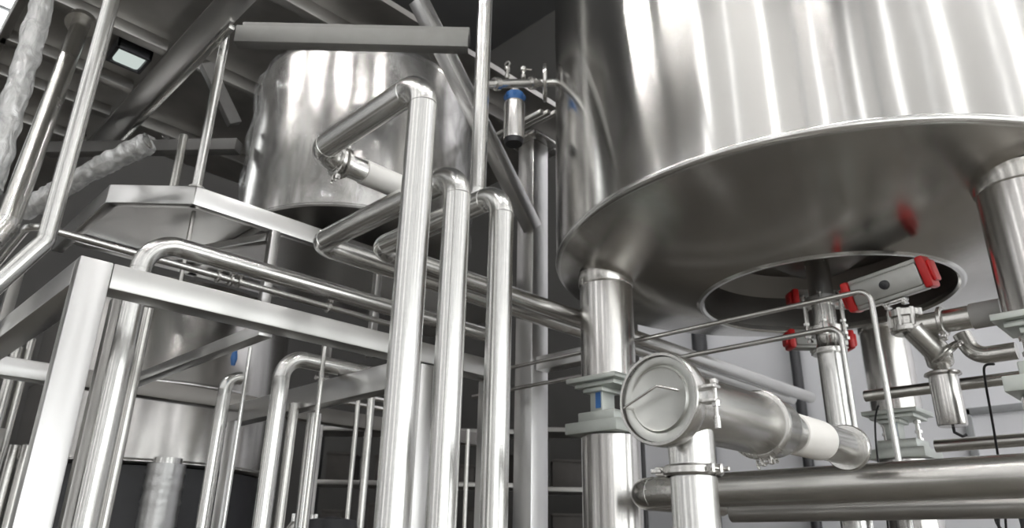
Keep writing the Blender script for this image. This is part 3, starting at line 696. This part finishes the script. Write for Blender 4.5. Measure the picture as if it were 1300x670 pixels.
actuator(cA, dA, .37, .115, .135, 'aluminium actuator with red ends facing out under the vessel opening', (-.25, 0, 1))
c2 = at(1040, 432, 3.75); actuator(c2, (1, -1, 0), .36, .085, .10, 'actuator with red ends partly hidden behind the outlet pipe', (0, 0, 1), False)
c3 = at(1044, 380, 3.80); actuator(c3, (1, -1, 0), .36, .085, .09, 'upper dark actuator with dull red end inside the vessel opening', (0, 0, 1), False)
# outlet pipe
O_ = AX
OX = at(1058, 480, 3.35)
T = thing('outlet_pipe', 'upright outlet pipe with bolted valve bodies below the vessel centre', 'pipe', (OX.x, OX.y, 0))
MB().tube([(OX.x, OX.y, 0), (OX.x, OX.y, colz(OX.x, OX.y, 450))], .056, 36).build('pipe_length', 'pipe', T)
z0 = colz(OX.x, OX.y, 450); z1_ = ZH-.03
v = MB().lathe([(.056, z0), (.075, z0), (.078, z0+.01), (.078, z0+.022), (.06, z0+.026), (.05, z0+.05), (.05, z0+.09), (.085, z0+.095), (.085, z0+.125), (.052, z0+.13), (.052, z0+.24), (.088, z0+.245), (.088, z0+.27), (.055, z0+.275), (.055, ZH+.15)], (OX.x, OX.y, 0), (0, 0, 1), 40).build('valve_body', 'cast', T)
b = MB()
for k in range(6):
    a_ = k*PI/3+.3
    b.cyl((OX.x+.092*math.cos(a_), OX.y+.092*math.sin(a_), z0+.08), (OX.x+.092*math.cos(a_), OX.y+.092*math.sin(a_), z0+.28), .007, 10)
    for zz in (z0+.075, z0+.135, z0+.235, z0+.275): b.hexnut((OX.x+.092*math.cos(a_), OX.y+.092*math.sin(a_), zz), (0, 0, 1), .014, .012)
b.build('tie_bolt', 'cast', v)
# front valve with elbow, branch to the right and condensate cup
VB = at(1150, 411, 3.0); T = thing('drain_valve', 'drain valve under the red-ended actuator with clamped elbow and sleeve', 'valve', (VB.x, VB.y, VB.z-.2))
MB().lathe([(.001, -.045), (.05, -.045), (.062, -.035), (.062, -.015), (.052, -.01), (.052, .02), (.066, .024), (.066, .05), (.03, .055), (.018, .06), (.018, .064), (.001, .064)], VB, (0, 0, 1), 36).build('body', 'cast', T)
b = MB()
for k in range(8):
    a_ = k*PI/4; pz = VB+V((.06*math.cos(a_), .06*math.sin(a_), -.02)); b.hexnut(pz, (0, 0, 1), .009, .075)
b.build('bolt', 'cast', T)
e0 = VB+V((0, 0, -.046)); e1 = at(1172, 418, 2.95); e1 = V((VB.x, e1.y, e0.z-.04)); ye = onx(1262, 405, VB.x).y
ez_ = onx(1215, 405, VB.x).z
run('', '', '', [(VB.x, VB.y, VB.z-.03), (VB.x, VB.y, ez_), (VB.x, onx(1236, 403, VB.x).y, ez_)], .045, .07, 'satin', None, T, 'satin')
clamp(T, (VB.x, onx(1196, 405, VB.x).y, ez_), (0, 1, 0), .048, (-.3, 0, -1), .011)
ys0 = onx(1236, 403, VB.x).y; 
MB().tube([(VB.x, ys0+.005, ez_), (VB.x, ys0-.10, ez_)], .050, 32).build('sleeve', 'sleeve', T)
run('', '', '', [(VB.x+.16, onx(1222, 430, VB.x+.16).y, ez_-.02), (VB.x+.16, onx(1232, 430, VB.x+.16).y, ez_-.12), (VB.x+.16, onx(1290, 440, VB.x+.16).y, ez_-.12)], .034, .07, 'satin', None, T, 'satin')
# slanted leg to the cup
CU_ = at(1197, 476, 2.92)
run('', '', '', [tuple(V((VB.x-.02, VB.y-.03, ez_-.01))), tuple(at(1190, 446, 2.92)), tuple(CU_+V((0, 0, .052)))], .050, .06, 'satin', None, T, 'satin')
clamp(T, at(1200, 447, 2.9), at(1190, 446, 2.92)-V((VB.x-.02, VB.y-.03, ez_-.01)), .052, (-.5, -1, .2), .01)
S = thing('condensate_cup', 'steel condensate cup hanging under the drain elbow with a black drain hook', 'cup', (CU_.x, CU_.y, CU_.z-.21))
MB().lathe([(.001, .016), (.05, .016), (.066, .008), (.068, .0), (.052, -.006), (.054, -.02), (.054, -.195), (.05, -.202), (.001, -.202)], CU_, (0, 0, 1), 44).build('cup', 'clad', S)
MB().tube([CU_+V((0, 0, -.203)), CU_+V((0, 0, -.225)), CU_+V((.02, -.02, -.24)), CU_+V((.035, -.03, -.234))], .006, 10).build('drain_hook', 'black', S)

# cables
q0 = LEGS[1]+V((-.20, .10, 2.27))
def cable(pts, r, label, sm=6):
    P = [V(p) for p in pts]; out = []
    for i in range(len(P)-1):
        p0 = P[max(0, i-1)]; p1 = P[i]; p2 = P[i+1]; p3 = P[min(len(P)-1, i+2)]
        for k in range(sm):
            t = k/sm; out.append(.5*((2*p1)+(p2-p0)*t+(2*p0-5*p1+4*p2-p3)*t*t+(3*p1-p0-3*p2+p3)*t**3))
    out.append(P[-1])
    return MB().tube(out, r, 10)
solo('cable', cable([at(1262, 462, 2.62), at(1250, 465, 2.66), at(1251, 485, 2.7), at(1259, 530, 2.72), at(1268, 585, 2.74), at(1275, 640, 2.75), at(1280, 720, 2.76)], .0045, ''), 'black', 'black cable hanging from the load cell beside the condensate cup', 'cable')
solo('cable', cable([at(1115, 515, 3.1), at(1111, 535, 3.12), at(1114, 580, 3.1), at(1124, 640, 3.1), at(1130, 700, 3.1)], .004, ''), 'black', 'black cable hanging between the thin bent tubes', 'cable')
T = thing('cable_bundle', 'bundle of black cables looped under the fat pipe at the right edge', 'cable', tuple(at(1290, 690, 2.35)))
for k in range(6):
    o = k*3
    cable([at(1283+o, 632, 2.42), at(1272-4*k+o, 642+k, 2.40), at(1268-3*k+o, 668, 2.36+.01*k), at(1284+o, 690, 2.34), at(1298+2*k, 672, 2.38), at(1286+o, 634, 2.44+.005*k)], .0045, '').build('loop', 'black', T)

# ------------------------------------------------------------------ far racks
def rack(px, D, wide, label, levels):
    q = at(px, 640, D); T = thing('storage_rack', label, 'rack', (q.x, q.y, 0), 'dark racks at the back')
    d = V((1, -1, 0)).normalized(); nn = V((1, 1, 0)).normalized(); c = V((q.x, q.y, 0))
    for s in (-1, 1):
        for e in (0, .5): MB().bar(c+d*s*wide/2+nn*e, c+d*s*wide/2+nn*e+V((0, 0, 3.4)), .06, .06).build('upright', 'rack', T)
    rot = Matrix((d, nn, V((0, 0, 1)))).transposed()
    for z in levels: MB().box(c+nn*.25+V((0, 0, z)), (wide, .5, .05), rot, .003).build('shelf', 'dull', T)
    for z in levels[:-1]:
        k = 0
        x = -wide/2+.2
        while x < wide/2-.15:
            w = rnd.uniform(.2, .38); h = rnd.uniform(.18, .34)
            b = MB().box(c+nn*.25+d*(x+w/2)+V((0, 0, z+.026+h/2)), (w, .36, h), rot, .01)
            b.box(c+nn*.25+d*(x+w/2)+V((0, 0, z+.026+h-.02)), (w+.02, .38, .025), rot, .004)
            o = b.build('storage_crate', 'crate', None, b.foot()); o['label'] = 'dark lidded crate on a rack at the back'; o['category'] = 'crate'; o['group'] = 'crates on the racks'
            x += w+rnd.uniform(.06, .3)
rack(520, 8.2, 2.4, 'dark storage rack behind the tall pipes', (1.2, 1.75, 2.3, 2.9))
rack(748, 8.0, 1.2, 'dark storage rack between column and vessel leg', (1.2, 1.75, 2.25, 2.9))

# ------------------------------------------------------------------ camera and render settings
cam = bpy.data.cameras.new('camera'); co = bpy.data.objects.new('camera', cam); C.objects.link(co)
co.matrix_world = Matrix(((CR.x, CU.x, -CF.x, EYE.x), (CR.y, CU.y, -CF.y, EYE.y), (CR.z, CU.z, -CF.z, EYE.z), (0, 0, 0, 1)))
cam.sensor_fit = 'HORIZONTAL'; cam.sensor_width = 36; cam.lens = 36*FPX/1300; cam.clip_start = .02
cam.dof.use_dof = True; cam.dof.focus_distance = 2.2; cam.dof.aperture_fstop = 4.0
sc = bpy.context.scene; sc.camera = co
w = bpy.data.worlds.new('world'); sc.world = w; w.use_nodes = True
w.node_tree.nodes['Background'].inputs[0].default_value = (.75, .8, .85, 1); w.node_tree.nodes['Background'].inputs[1].default_value = .3
vs = sc.view_settings; vs.view_transform = 'Standard'; vs.look = 'None'; vs.gamma = 1; vs.exposure = -.08; vs.use_curve_mapping = False
cy = sc.cycles; cy.use_denoising = True; cy.caustics_reflective = False; cy.caustics_refractive = False
cy.max_bounces = 10; cy.glossy_bounces = 6; cy.transparent_max_bounces = 12; cy.sample_clamp_indirect = 6
for o in bpy.data.objects:
    if '_b' in o: del o['_b']
